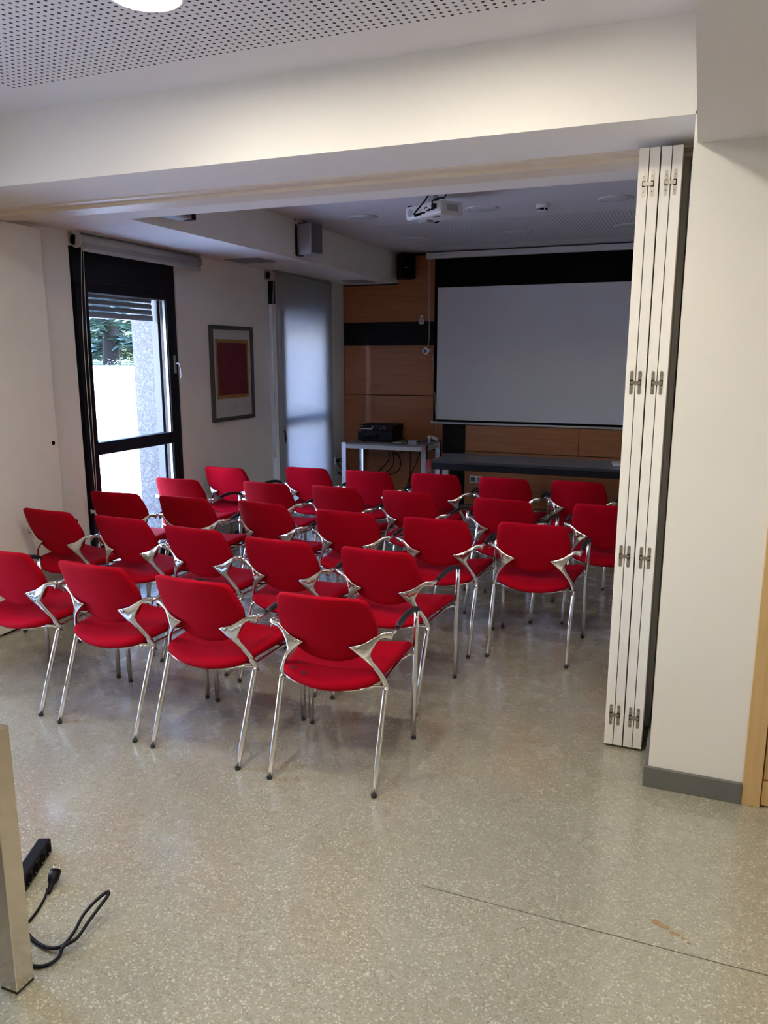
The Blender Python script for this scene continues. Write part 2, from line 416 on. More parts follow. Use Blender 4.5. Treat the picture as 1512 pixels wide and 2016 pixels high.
# wooden door at right
dr = struct(MB().box(.272, .338, YF - .012, YF + .10, 0, 2.16).box(.338, 1.06, YF - .012, YF + .10, 2.10, 2.16).box(1.06, 1.13, YF - .012, YF + .10, 0, 2.16).build('door_1', M_doorw, bevel=.002), 'pale wood door frame right of the pillar')
B(.343, 1.055, YF + .004, YF + .044, .11, 2.095).build('door_leaf', M_doorw, dr, bevel=.002)
B(.341, 1.057, YF - .004, YF + .040, .006, .106).build('kick_rail', M_doorw, dr, bevel=.002)
MB().tube([(.98, YF + .004, 1.05), (.98, YF - .05, 1.05), (.87, YF - .05, 1.05)], .009).build('door_handle', M_nickel, dr)

# ---------------------------------------------------------------- back wall cladding
def pan(x0, x1, z0, z1, m, name='wood_panel', lab=None, d=.018):
    g = .0025; cx, cz = (x0 + x1) / 2, (z0 + z1) / 2
    return B(x0 + g, x1 - g, YB - d, YB - .001, z0 + g, z1 - g).build(name, m, wb, bevel=.0015, bseg=1, origin=(cx, YB, cz), label=lab)
_g = .0025; _cx, _cz = -3.37, 2.30
_pp = [(XW + .012 + _g, 2.0805), (-2.8065, 2.0805), (-2.8065, 2.7975), (XS + .006, 2.7975), (XS + .006, 2.4895), (XW + .012 + _g, 2.4895)]
MB().prism(_pp, 1, YB - .018, YB - .001).build('wood_panel', M_wood, wb, bevel=.0015, bseg=1, origin=(_cx, YB, _cz))
pan(XW + .012, -2.804, 1.818, 2.074, M_blackw, 'black_panel')
pan(XW + .012, -2.804, 1.245, 1.814, M_wood)
pan(XW + .012, -2.70, .625, 1.241, M_wood)
pan(XW + .012, -2.70, .005, .621, M_wood)
pan(-2.70, -2.43, .005, .925, M_blackw, 'black_panel', d=.016)
pan(-2.800, .85, .93, 2.800, M_blackw, 'black_panel', 'black board behind the projection screen', d=.012)
for x0, x1 in ((-2.43, -1.157), (-1.157, .10), (.10, 1.29)):
    for z0, z1 in ((.005, .621), (.625, .925)):
        pan(x0, x1, z0, z1, M_wood)

# ---------------------------------------------------------------- windows
def window(idx, y0, y1, lab, opened=False):
    f = MB(); xf0, xf1 = XW - .085, XW - .012
    yo0, yo1, zo0, zo1 = y0, y1, .04, 2.42
    jw = .045 if not opened else .020
    fr = MB().box(xf0, xf1, yo0, yo0 + jw, zo0, zo1).box(xf0, xf1, yo1 - .045, yo1, zo0, zo1)
    fr.box(xf0, xf1, yo0 + jw, yo1 - .045, zo0, zo0 + .05).box(xf0, xf1, yo0 + jw, yo1 - .045, 2.19, zo1)
    root = struct(fr.build('window_%d' % idx, M_black, bevel=.003), lab)
    gy0, gy1 = y0 + .148, y1 - .138
    # sash: stiles, rails
    R = Matrix.Identity(3); piv = (0, 0, 0)
    xs0, xs1 = XW - .065, XW + .006
    th = radians(3.2) if opened else 0.; hx, hy_ = XW - .02, y1 - .045
    def T(mb):
        mb.v = [(hx + (a - hx) * cos(th) - (b - hy_) * sin(th), hy_ + (a - hx) * sin(th) + (b - hy_) * cos(th), c) for a, b, c in mb.v]; return mb
    s = MB().box(xs0, xs1, y0 + .04, gy0, .085, 2.20).box(xs0, xs1, gy1, y1 - .04, .085, 2.20)
    s.box(xs0, xs1, gy0, gy1, 2.128, 2.20).box(xs0, xs1, gy0, gy1, 1.0, 1.09).box(xs0, xs1, gy0, gy1, .085, .17)
    so = T(s).build('sash', M_black, root, bevel=.004)
    p1 = T(B(XW - .034, XW - .030, gy0 - .01, gy1 + .01, 1.08, 2.135)).build('pane', M_glass, root)
    p2 = T(B(XW - .034, XW - .030, gy0 - .01, gy1 + .01, .16, 1.01)).build('pane', M_glass, root)
    gk = MB()
    for z0, z1 in ((1.09, 2.128), (.17, 1.0)):
        gk.box(XW - .028, XW - .008, gy1 - .010, gy1, z0, z1).box(XW - .028, XW - .022, gy0, gy1, z1 - .006, z1)
    T(gk).build('glazing_bead', M_alu, root)
    if opened:
        T(MB().box(xs0 - .035, xs1 - .002, y0 + .036, y0 + .0405, .09, 2.195).box(xs0 + .020, xs0 + .026, y0 + .032, y0 + .037, .09, 2.195).box(xs0 + .046, xs0 + .050, y0 + .032, y0 + .037, .09, 2.195)).build('sash_edge', mat('bare_aluminium', (.85, .86, .88), .5), root)
    hy = y1 - .075 if not opened else y0 + .056
    hz = 1.63 if not opened else .95
    h = MB().box(XW + .006, XW + .016, hy - .014, hy + .014, hz - .07, hz + .07)
    h.tube(catmull([(XW + .012, hy, hz + .005), (XW + .05, hy, hz + .005), (XW + .058, hy + .008, hz - .03), (XW + .056, hy + .016, hz - .08), (XW + .052, hy + .012, hz - .115)], 4), .008, 8)
    ho = T(h).build('window_handle', M_alu if not opened else M_black, root, bevel=.003)
    # aluminium shutter guides and the lowered shutter slats
    for ya, yb in ((y0 + .02, gy0 - .01), (y1 - .138, y1 - .100))[1 if opened else 0:]:
        B(XW - .150, XW - .088, ya, yb, .04, 2.35).build('shutter_guide', M_guide, root, bevel=.002)
    ya, yb = gy0 - .02, y1 - .165
    zt = 2.155
    for k in range(4):
        z1 = 2.19 - .045 * k
        sl = MB(); prof = [(XW - .128, z1 - .041), (XW - .121, z1 - .036), (XW - .117, z1 - .022), (XW - .121, z1 - .007), (XW - .128, z1 - .002)]
        sl.prism([(p[0], p[1]) for p in prof], 1, ya, yb, smooth=False)
        sl.build('shutter_slat', M_slat, root)
    B(XW - .132, XW - .112, ya, yb, 1.966, 2.008).build('shutter_bottom_bar', M_alu, root, bevel=.003)
    return root
window(1, W1[0], W1[1], 'tall black-framed window with clear panes nearest the folding doors')
window(2, W2[0], W2[1], 'tall black-framed window behind the lowered blind', True)
# window of the front room behind the camera's view
w3 = struct(MB().box(XW - .08, XW - .01, W3[0], W3[0] + .07, .04, 2.42).box(XW - .08, XW - .01, W3[1] - .07, W3[1], .04, 2.42).box(XW - .08, XW - .01, W3[0] + .07, W3[1] - .07, .04, .11).box(XW - .08, XW - .01, W3[0] + .07, W3[1] - .07, 2.19, 2.42).build('window_3', M_black), 'black-framed window of the front room')
for ya, yb in ((W3[0] + .07, W3[1] - .07),):
    B(XW - .04, XW - .036, ya - .004, yb + .004, .10, 2.20).build('pane', M_glass, w3)

# blinds
def blind(y0, y1, zdrop, label):
    root = empty('roller_blind', (XW, (y0 + y1) / 2, ZB))
    def bd(mb, n, m, **k):
        mb.v = [(a - XW, b - (y0 + y1) / 2, c - ZB) for a, b, c in mb.v]; return mb.build(n, m, root, **k)
    xr = XW + .062
    bd(MB().tube([(xr, y0 + .015, 2.452), (xr, y1 - .015, 2.452)], .044, 20), 'fabric_roll', M_blind if zdrop < 2 else M_blindc)
    for yy in (y0, y1 - .016):
        bd(MB().lathe([(.047, 0), (.052, .003), (.052, .013), (.047, .016)], 20, at=(xr, yy, 2.452), rot=Matrix.Rotation(-pi / 2, 3, 'X')).box(XW, xr, yy, yy + .012, 2.42, 2.485), 'end_bracket', M_blindc, bevel=.001)
    bd(MB().box(XW + .001, XW + .10, y0, y1, 2.498, 2.506), 'head_rail', M_blindc)
    xf = xr + .040 if zdrop > 2 else xr + .042
    bd(MB().box(xf, xf + .0015, y0 + .02, y1 - .02, zdrop, 2.455), 'blind_fabric', M_blind)
    bd(MB().box(xf - .006, xf + .008, y0 + .02, y1 - .02, zdrop - .022, zdrop + .004), 'bottom_bar', M_blindc, bevel=.003)
    # bead cord
    yc = y0 + .02
    pts = [(xr + .03, yc, 2.44), (xr - .005, yc - .004, 1.9), (xr - .015, yc, 1.2), (xr - .02, yc + .012, .80), (xr - .02, yc + .02, .74), (xr - .02, yc + .03, .80), (xr - .015, yc + .03, 1.2), (xr - .005, yc + .03, 1.9), (xr + .02, yc + .028, 2.44)]
    bd(MB().tube(catmull(pts, 5), .0022, 6), 'bead_cord', M_cordw)
    bd(MB().lathe([(.004, 0), (.009, .006), (.009, .045), (.004, .052)], 12, at=(xr - .02, yc + .02, .69)), 'cord_weight', M_cordw)
    return root
tag(blind(4.255, 5.625, 2.40, ''), 'grey roller blind rolled up above the clear window', 'blind', 'roller blinds over the windows')
tag(blind(6.805, 8.10, .16, ''), 'grey roller blind drawn down over the far window, glowing with daylight', 'blind', 'roller blinds over the windows')

# ---------------------------------------------------------------- folding door stacks
def leaf_stack(x0, n, pitch, th, y0, y1, hinges, label):
    root = empty('folding_door', (x0 + n * pitch / 2, (y0 + y1) / 2, 0)); ox, oy = x0 + n * pitch / 2, (y0 + y1) / 2
    def bd(mb, nm, m, par, **k):
        mb.v = [(a - ox, b - oy, c) for a, b, c in mb.v]; return mb.build(nm, m, par, **k)
    leaves = []
    for k in range(n):
        xa = x0 + k * pitch + (.002 if n == 4 and k >= 2 else 0)
        leaves.append(bd(MB().box(xa, xa + th, y0, y1, .012, 2.476), 'door_panel', M_panel, root, bevel=.0015))
        bd(MB().box(xa + .004, xa + th - .004, y0 + .02, y1 - .02, .002, .013), 'bottom_seal', M_matt, leaves[-1])
    if hinges:
        for k in (0, 2):
            for zc in (2.345, 1.593, .872, .154):
                hx = x0 + k * pitch + (.002 if k >= 2 else 0)
                plates = MB(); dark = MB(); scr = MB()
                for j, cx in enumerate((hx + th * .62, hx + pitch + th * .40)):
                    w = .0062; hh = .047
                    pts = [(cx + w * cos(a), zc + hh - w + w * sin(a)) for a in [pi * q / 8 for q in range(9)]] + [(cx + w * cos(a), zc - hh + w + w * sin(a)) for a in [pi + pi * q / 8 for q in range(9)]]
                    plates.prism(pts, 1, y0 - .0016, y0 + .001)
                    dark.box(cx - w * .95, cx + w * .95, y0 - .0019, y0 - .001, zc - .011, zc + .011)
                    for dz in (.028, -.028):
                        scr.lathe([(.0032, 0), (.0028, .0008)], 10, at=(cx, y0 - .0016, zc + dz), rot=Matrix.Rotation(pi / 2, 3, 'X'))
                ca, cb = hx + th * .62, hx + pitch + th * .40
                ho = bd(plates, 'hinge', M_nickel, leaves[k])
                arm = MB().box(ca - .003, cb + .003, y0 - .0045, y0 - .002, zc - .007, zc + .007).box(ca - .004, cb - .002, y0 - .0050, y0 - .0042, zc - .004, zc + .002)
                # keep within thing > part > sub-part: links and screws join the hinge mesh
                bm = bmesh.new(); bm.from_mesh(ho.data)
                for mb, mi in ((dark, 1), (scr, 2), (arm, 0)):
                    vs = [bm.verts.new((a - ox, b - oy, c)) for a, b, c in mb.v]
                    for f in mb.f:
                        ff = bm.faces.new([vs[i] for i in f]); ff.material_index = mi
                bmesh.ops.recalc_face_normals(bm, faces=bm.faces)
                bm.to_mesh(ho.data); bm.free()
                ho.data.materials.append(M_matt); ho.data.materials.append(M_chrome)
    return root, leaves, bd
rt, lv, _b = leaf_stack(-.272, 4, .0398, .0365, 3.323, 3.943, True, '')
tag(rt, 'stack of four white folding door panels with metal hinges beside the pillar', 'folding door')
lt, lv, _b = leaf_stack(-3.947, 2, .0365, .0355, 3.352, 3.943, False, '')
tag(lt, 'white folding door panel parked against the left wall, with a lock hole', 'folding door')
_b(MB().lathe([(.014, 0), (.014, .002), (.011, .0025)], 18, at=(-3.8752, 3.905, 1.141), rot=Matrix.Rotation(pi / 2, 3, 'Y')), 'lock_hole', M_matt, lv[1])

# ---------------------------------------------------------------- chairs
def back_y(x, z): return -.006 + (.792 - z) * .44 + .85 * x * x
HB = [(0, .797), (.06, .7965), (.12, .7955), (.160, .793), (.177, .786), (.187, .773), (.193, .752), (.200, .722), (.206, .692), (.209, .665), (.207, .640), (.198, .608), (.182, .574), (.158, .545), (.125, .520), (.085, .502), (.042, .492), (0, .489)]
def chair_back():
    out = HB + [(-x, z) for x, z in HB[-2:0:-1]]
    n = len(out); cz = .64; mb = MB()
    rings = []
    def ring(s, off):
        r = []
        for x, z in out:
            X = x * s; Z = cz + (z - cz) * s
            r.append((X, back_y(X, Z) + off, Z))
        return r
    spec = [(.25, .0), (.55, .0), (.82, .0), (.95, .001), (.985, .004), (1.0, .012), (1.0, .024), (.985, .032), (.94, .037), (.8, .040), (.5, .044), (.25, .046)]
    for s, o in spec: rings.append(ring(s, o))
    vs = [(0, back_y(0, cz) + 0, cz)] + [v for r in rings for v in r] + [(0, back_y(0, cz) + .046, cz)]
    fs = [(0, 1 + (i + 1) % n, 1 + i) for i in range(n)]
    for k in range(len(rings) - 1):
        a = 1 + k * n; b = a + n
        fs += [(a + i, a + (i + 1) % n, b + (i + 1) % n, b + i) for i in range(n)]
    a = 1 + (len(rings) - 1) * n; last = len(vs) - 1
    fs += [(a + i, a + (i + 1) % n, last) for i in range(n)]
    return mb.add(vs, fs, True)
def seat_zt(x, y):
    dish = .42 * x * x
    fall = -(max(0, y - .43) ** 2) * 2.2
    rear = -(max(0, .14 - y) ** 2) * 1.4
    return .445 + dish + fall + rear + (y - .1) * .035
def chair_seat():
    pts = [(0, .048), (.06, .052), (.12, .064), (.165, .082), (.192, .100), (.205, .122), (.211, .17), (.218, .25), (.228, .33), (.238, .40), (.245, .455), (.243, .495), (.228, .520), (.195, .532), (.13, .538), (.06, .541), (0, .542)]
    out = pts + [(-x, y) for x, y in pts[-2:0:-1]]
    n = len(out); cx, cy = 0, .30
    def ring(s, dz, bottom=False):
        r = []
        for x, y in out:
            X = x * s; Y = cy + (y - cy) * s
            r.append((X, Y, seat_zt(X, Y) + dz))
        return r
    spec = [(.3, 0), (.6, 0), (.85, 0), (.95, -.003), (.985, -.010), (1.0, -.020), (.995, -.030), (.97, -.040), (.9, -.046), (.6, -.048), (.3, -.048)]
    rings = [ring(s, dz) for s, dz in spec]
    vs = [(0, cy, seat_zt(0, cy))] + [v for r in rings for v in r] + [(0, cy, seat_zt(0, cy) - .048)]
    fs = [(0, 1 + i, 1 + (i + 1) % n) for i in range(n)]
    for k in range(len(rings) - 1):
        a = 1 + k * n; b = a + n
        fs += [(a + i, b + i, b + (i + 1) % n, a + (i + 1) % n) for i in range(n)]
    a = 1 + (len(rings) - 1) * n; last = len(vs) - 1
    fs += [(a + i, last, a + (i + 1) % n) for i in range(n)]
    return MB().add(vs, fs, True)
BR = [(.098, .564), (.125, .572), (.155, .581), (.180, .596), (.203, .613), (.222, .624), (.245, .628), (.262, .629), (.265, .612), (.258, .592), (.252, .601), (.236, .605), (.220, .602), (.205, .588), (.192, .565), (.181, .543), (.178, .528), (.186, .508), (.202, .483), (.219, .455), (.232, .428), (.238, .405), (.237, .378), (.217, .378), (.216, .405), (.208, .436), (.192, .467), (.173, .495), (.152, .516), (.130, .536), (.110, .553)]
def br_y(x, z): return .088 + max(0, x - .12) * .30 + max(0, .52 - z) * .30
def bracket(sg):
    n = len(BR); mb = MB()
    cx = sum(p[0] for p in BR) / n; vs = []
    def lay(off, ins):
        r = []
        for i, (x, z) in enumerate(BR):
            (xa, za), (xb, zb) = BR[i - 1], BR[(i + 1) % n]
            tx, tz = xb - xa, zb - za; L = math.hypot(tx, tz); nx, nz = -tz / L, tx / L   # inward for clockwise outline
            X, Z = x - nx * ins * -1, z - nz * ins * -1
            X, Z = x + (-nx) * ins, z + (-nz) * ins
            r.append((sg * X, br_y(x, z) + off, Z))
        return r
    vs = lay(-.0085, .0025) + lay(-.005, 0) + lay(.005, 0) + lay(.0085, .0025)
    fs = [tuple(range(n)), tuple(range(4 * n - 1, 3 * n - 1, -1))]
    for k in range(3):
        fs += [(k * n + i, (k + 1) * n + i, (k + 1) * n + (i + 1) % n, k * n + (i + 1) % n) for i in range(n)]
    return mb.add(vs, fs, True)
def make_chair():
    root = empty('armchair')
    for i_, (x_, z_) in enumerate(BR): BR[i_] = (x_, z_ + .014 * min(1, max(0, (z_ - .42) / .10)))
    seat = chair_seat().build('seat', M_red, root)
    chair_back().build('backrest', M_red, root)
    for sg in (-1, 1):
        b = bracket(sg).build('arm_bracket', M_cast, root)
        MB().lathe([(.0065, 0), (.0065, .0015), (.003, .0022)], 12, at=(sg * .131, br_y(.131, .579) - .0085, .577), rot=Matrix.Rotation(pi / 2, 3, 'X')).build('screw', M_nickel, b)
        MB().tube([(sg * .252, .128, .626), (sg * .256, .165, .630), (sg * .2585, .215, .632)], [.011, .0115, .0125], 10, flat=.8).build('arm_sleeve', M_cast, root)
        MB().tube(catmull([(sg * .2585, .205, .633), (sg * .259, .30, .643), (sg * .2595, .39, .640), (sg * .2595, .47, .627), (sg * .2595, .512, .612), (sg * .2595, .522, .602)], 4), [.0115] * 2 + [.0135] * 15 + [.013, .012, .010, .008], 12, flat=.92, up=(0, 0, 1)).build('armrest', M_pad, root)
        l = MB().tube([(sg * .2475, .509, .010), (sg * .251, .509, .30), (sg * .256, .508, .52), (sg * .259, .506, .612)], .0118, 12).build('leg', M_chrome, root)
        MB().lathe([(.0112, 0), (.0122, .003), (.0122, .012)], 12, at=(sg * .2475, .509, 0)).build('foot_cap', M_pad, l)
        l = MB().tube([(sg * .2246, .004, .010), (sg * .2250, .085, .220), (sg * .2265, .150, .385), (sg * .2268, .155, .398)], [.0115] * 4, 12).build('leg', M_chrome, root)
        MB().lathe([(.0108, 0), (.0119, .003), (.0119, .012)], 12, at=(sg * .2246, .002, 0)).build('foot_cap', M_pad, l)
    fr = MB()
    for sg in (-1, 1):
        fr.tube([(sg * .227, .155, .392), (sg * .205, .170, .392), (sg * .200, .22, .396), (sg * .205, .44, .400), (sg * .225, .500, .402), (sg * .250, .509, .402)], .0075, 8)
    fr.tube([(-.202, .20, .392), (-.1, .20, .380), (.1, .20, .380), (.202, .20, .392)], .009, 8)
    fr.tube([(-.205, .42, .398), (-.1, .42, .385), (.1, .42, .385), (.205, .42, .398)], .009, 8)
    fr.tube(catmull([(-.227, .156, .398), (-.188, .110, .412), (-.12, .078, .402), (0, .064, .396), (.12, .078, .402), (.188, .110, .412), (.227, .156, .398)], 4), .0045, 8)
    fr.build('seat_frame', M_cast, root)
    return root
def kids(o): return [c for c in bpy.data.objects if c.parent is o]
proto = make_chair()
PK = [(c, kids(c)) for c in kids(proto)]
def copy_chair():
    r = proto.copy(); COL.objects.link(r)
    for c, sub in PK:
        d = c.copy(); COL.objects.link(d); d.parent = r
        for s in sub:
            e = s.copy(); COL.objects.link(e); e.parent = d
    return r
ordn = ['', 'second', 'third', 'fourth', 'fifth', 'sixth']
ROWS = [
    ('nearest row', [(-1.2880, 2.5450, .075), (-1.898, 2.5535, -.045), (-2.456, 2.5859, -.0354), (-3.045, 2.625, -.03)]),
    ('second nearest row', [(-1.373, 3.2965, -.0477), (-1.922, 3.306, -.04), (-2.482, 3.3774, -.075), (-3.034, 3.4572, -.07), (-3.581, 3.465, -.04)]),
    ('third nearest row', [(-.7902, 4.1487, .0057), (-1.334, 4.0852, .01), (-1.904, 4.0907, -.02), (-2.518, 4.1622, -.150), (-3.087, 4.1373, 0), (-3.620, 4.1106, .09)]),
    ('fourth nearest row', [(-.478, 4.86, -.03), (-1.1227, 4.8234, -.07), (-1.793, 4.8682, -.12), (-2.341, 4.8674, -.10), (-2.889, 4.8482, -.07), (-3.592, 4.7605, .01)]),
    ('farthest row', [(-.768, 5.7369, -.05), (-1.316, 5.699, -.04), (-1.862, 5.7016, .008), (-2.413, 5.651, .0), (-2.957, 5.6414, .02), (-3.6, 5.4095, -.016)]),
]
first = True
for rn, chairs in ROWS:
    for i, (x, y, a) in enumerate(chairs):
        o = proto if first else copy_chair()
        o.location = (x, y, 0); o.rotation_euler = (0, 0, a)
        if first:
            lab = 'red fabric armchair at the right end of the nearest row, dark stains on its seat'
        elif i == 0: lab = 'red fabric armchair at the right end of the %s' % rn
        elif i == len(chairs) - 1: lab = 'red fabric armchair at the window-side left end of the %s' % rn
        else: lab = 'red fabric armchair, %s from the right in the %s' % (ordn[i], rn)
        if rn.startswith('second') and i == len(chairs) - 1: lab = 'red fabric armchair against the white panel, left end of the second row'
        tag(o, lab, 'chair', 'red armchairs in rows facing the screen')
        if first:
            # stains on this chair's seat only
            seat0 = [c for c in kids(o) if c.name == 'seat'][0]
            for (sx, sy, r) in ((-.155, .105, .014), (-.100, .085, .015), (-.145, .15, .010)):
                pts = []
                for k in range(12):
                    rr = r * random.uniform(.7, 1.15); ax, ay = sx + rr * cos(k * pi / 6), sy + rr * sin(k * pi / 6) * .9
                    pts.append((ax, ay, seat_zt(ax, ay) + .0012))
                MB().add([(sx, sy, seat_zt(sx, sy) + .0014)] + pts, [(0, 1 + k, 1 + (k + 1) % 12) for k in range(12)]).build('stain', M_stain, seat0, label='dark stain on the red seat')
        first = False

# ---------------------------------------------------------------- projection screen
ps = empty('projection_screen', (-1.6, 8.55, 2.75))
def rel(mb, o): mb.v = [(a - o.location.x, b - o.location.y, c - o.location.z) for a, b, c in mb.v]; return mb
YS = 8.555
rel(MB().box(-2.885, -.30, YS - .045, YS + .05, 2.747, 2.808), ps).build('case', M_wmetal, ps, bevel=.006)
rel(MB().box(-2.888, -2.880, YS - .047, YS + .052, 2.745, 2.81), ps).build('end_cap', M_wplast, ps, bevel=.004)
rel(MB().box(-2.80, -.40, YS + .006, YS + .009, .95, 2.75), ps).build('black_border', M_matt, ps)
rel(MB().box(-2.762, -.44, YS + .002, YS + .0065, .982, 2.438), ps).build('white_surface', M_screen, ps)
rel(MB().tube([(-2.835, YS + .006, .945), (-.36, YS + .006, .945)], .012, 12), ps).build('bottom_bar', M_wmetal, ps)
rel(MB().box(-2.74, -2.66, YS - .048, YS - .044, 2.776, 2.784), ps).build('nameplate', M_gplast, ps)
tag(ps, 'pulled-down white projection screen with black border on the back wall', 'projection screen')
sw = empty('screen_switch', (-2.898, 8.56, 1.751))
rel(MB().box(-.034, .034, -.016, .016, -.034, .034, Matrix.Rotation(radians(40), 3, 'Y'), (-2.898, 8.575, 1.751)), sw).build('switch_box', M_wplast, sw, bevel=.004)
rel(MB().box(-.017, .017, -.019, -.015, -.017, .017, Matrix.Rotation(radians(40), 3, 'Y'), (-2.903, 8.575, 1.748)), sw).build('rocker', M_socket, sw)
rel(MB().tube(catmull([(-2.872, 8.57, 2.75), (-2.872, 8.585, 2.3), (-2.868, 8.585, 1.9), (-2.876, 8.575, 1.79)], 5), .0035, 6), sw).build('cable', M_cordw, sw)
rel(MB().tube(catmull([(-2.868, 8.575, 1.775), (-2.835, 8.57, 1.76), (-2.815, 8.57, 1.66), (-2.79, 8.57, 1.35), (-2.765, 8.53, 1.1), (-2.745, 8.50, .95), (-2.735, 8.47, .81)], 6), .0035, 6), sw).build('cable', M_cordw, sw)
rel(MB().box(-.045, .035, -.018, .018, -.016, .016, Matrix.Rotation(radians(20), 3, 'Y'), (-2.735, 8.44, .775)), sw).build('plug_box', M_wplast, sw, bevel=.004)
rel(MB().tube(catmull([(-2.715, 8.44, .765), (-2.70, 8.44, .74), (-2.695, 8.44, .70), (-2.70, 8.44, .67)], 4), .004, 6).tube([(-2.692, 8.44, .70), (-2.683, 8.44, .655)], .004, 6), sw).build('cable', M_cordw, sw)
tag(sw, 'white cable and tilted switch box hanging left of the screen', 'switch')
rh = empty('remote_holder', (-2.966, YB - .02, 2.095))
rel(MB().box(-2.992, -2.940, YB - .036, YB - .018, 2.050, 2.10).box(-2.984, -2.948, YB - .026, YB - .018, 2.10, 2.145), rh).build('holder', M_wplast, rh, bevel=.003)
rel(MB().box(-2.982, -2.950, YB - .040, YB - .030, 2.062, 2.125), rh).build('remote', M_gplast, rh, bevel=.003)
tag(rh, 'small white remote holder on the wood panel above the black stripe', 'remote holder')

# ---------------------------------------------------------------- ceiling lamps, detector, vents
def downlight(x, y, z, on, label, grp):
    r = empty('downlight', (x, y, z))
    MB().lathe([(.128, -.001), (.126, -.008), (.112, -.012), (.108, -.004)], 40).build('rim', M_wplast, r)
    MB().lathe([(.110, -.006), (.108, -.009), (.06, -.0105), (.001, -.011)], 40).build('diffuser', M_lamp if on else M_lampoff, r)
    return tag(r, label, 'ceiling light', grp)
downlight(-1.715, 2.262, ZC, True, 'lit round ceiling light in the perforated front ceiling', 'lit round ceiling lights')
for x, y, n in ((-.70, 2.262, 'nearest the lowered soffit and the beam'), (-1.715, .95, 'above the middle of the front room'), (-.70, .95, 'by the lowered soffit, above the camera'), (-2.73, .95, 'above the work table'), (-1.715, -.36, 'behind the camera, in the middle')):
    downlight(x, y, ZC, True, 'lit round ceiling light %s' % n, 'lit round ceiling lights')
downlight(1.15, 1.15, 2.414, True, 'added unseen round light in the lowered soffit, brightening the pillar', 'lit round ceiling lights')  # invented downlight, out of view, added to brighten the pillar
for k, (x, y, n) in enumerate(((-2.68, 6.24, 'left of the projector'), (-1.66, 6.24, 'between projector and smoke detector'), (-.655, 6.215, 'right of the smoke detector'), (-2.665, 7.54, 'above the far loudspeaker side, left of three'), (-1.65, 7.53, 'in the middle above the screen'), (-.655, 7.50, 'at the right above the screen'))):
    downlight(x, y, ZC, False, 'unlit round ceiling light %s' % n, 'unlit round ceiling lights of the rear room')
sd = empty('smoke_detector', (-1.19, 6.248, ZC))
MB().lathe([(.052, 0), (.052, -.022), (.044, -.030)], 28).build('base', M_wplast, sd)
MB().lathe([(.036, -.028), (.036, -.046)], 28).build('sensor_chamber', M_matt, sd)
mb = MB()
for k in range(6):
    a = k * pi / 3; mb.box(-.004, .004, -.003, .003, -.047, -.028, Matrix.Rotation(a, 3, 'Z'), (.038 * cos(a), .038 * sin(a), 0))
mb.lathe([(.040, -.046), (.036, -.054), (.002, -.056)], 28).build('cap', M_wplast, sd)
tag(sd, 'small white smoke detector on the rear ceiling', 'smoke detector')
def vent(x0, x1, y0, y1, label):
    cx, cy = (x0 + x1) / 2, (y0 + y1) / 2
    r = empty('air_vent', (cx, cy, ZB)); w, d = (x1 - x0) / 2, (y1 - y0) / 2
    f = MB().box(-w, w, -d, -d + .022, -.008, 0).box(-w, w, d - .022, d, -.008, 0).box(-w, -w + .022, -d + .022, d - .022, -.008, 0).box(w - .022, w, -d + .022, d - .022, -.008, 0)
    f.build('frame', M_gplast, r, bevel=.002)
    MB().box(-w + .02, w - .02, -d + .02, d - .02, -.002, 0).build('backing', M_matt, r)
    R = Matrix.Rotation(radians(35), 3, 'X')
    n = 12
    for k in range(n):
        y = -d + .03 + (2 * d - .06) * k / (n - 1)
        MB().box(-w + .022, w - .022, -.009, .009, -.001, .001, R, (0, y, -.006)).build('slat', M_gplast, r)
    return tag(r, label, 'air vent', 'air vents in the soffit')
vent(-3.83, -3.50, 5.93, 6.23, 'grey square air vent in the soffit between the windows')
vent(-3.70, -3.44, 8.06, 8.37, 'pale square air vent in the soffit at the back corner')

# ---------------------------------------------------------------- loudspeakers
def speaker(name, loc, rz, w, d, h, body, grille, label, tilt=0.):
    r = empty('loudspeaker', loc, rz)
    MB().box(-w / 2, w / 2, -d / 2, d / 2, 0, h).build('cabinet', body, r, bevel=.012, bseg=3)
    MB().box(w / 2 - .004, w / 2 + .006, -d / 2 + .010, d / 2 - .010, .010, h - .010).build('grille', grille, r, bevel=.006)
    return tag(r, label, 'loudspeaker', 'wall loudspeakers')
sp = speaker('s', (-3.145, 6.21, 2.538), radians(-22), .16, .14, .255, M_gplast, M_grille, 'grey loudspeaker on the soffit between the two windows')
MB().box(-.105, -.082, -.10, -.075, .0, .25).box(-.105, -.06, -.085, -.02, -.006, .0).tube(catmull([(-.09, -.08, .22), (-.09, -.10, .27), (-.06, -.08, .30), (-.05, -.02, .285)], 4), .005, 6).box(-.08, .02, -.06, -.05, .252, .262).build('wall_bracket', M_blackp, sp)
sp = speaker('s', (-3.105, 8.46, 2.535), radians(-50), .17, .17, .27, M_blackp, M_matt, 'black loudspeaker in the back corner beside the screen')
MB().box(-.15, -.08, -.03, .03, .10, .16).build('wall_bracket', M_blackp, sp)
MB().box(.0915, .0925, -.012, .012, .115, .119, Matrix.Rotation(.3, 3, 'X')).build('badge', M_wmetal, sp)
sp = speaker('s', (-3.165, 4.36, 2.555), radians(-12), .13, .17, .24, M_gplast, M_grille, 'grey loudspeaker on the soffit, mostly hidden by the beam')
MB().box(-.09, -.06, -.05, .05, .06, .12).box(-.02, .06, .086, .12, .0, .05).build('wall_bracket', M_blackp, sp)

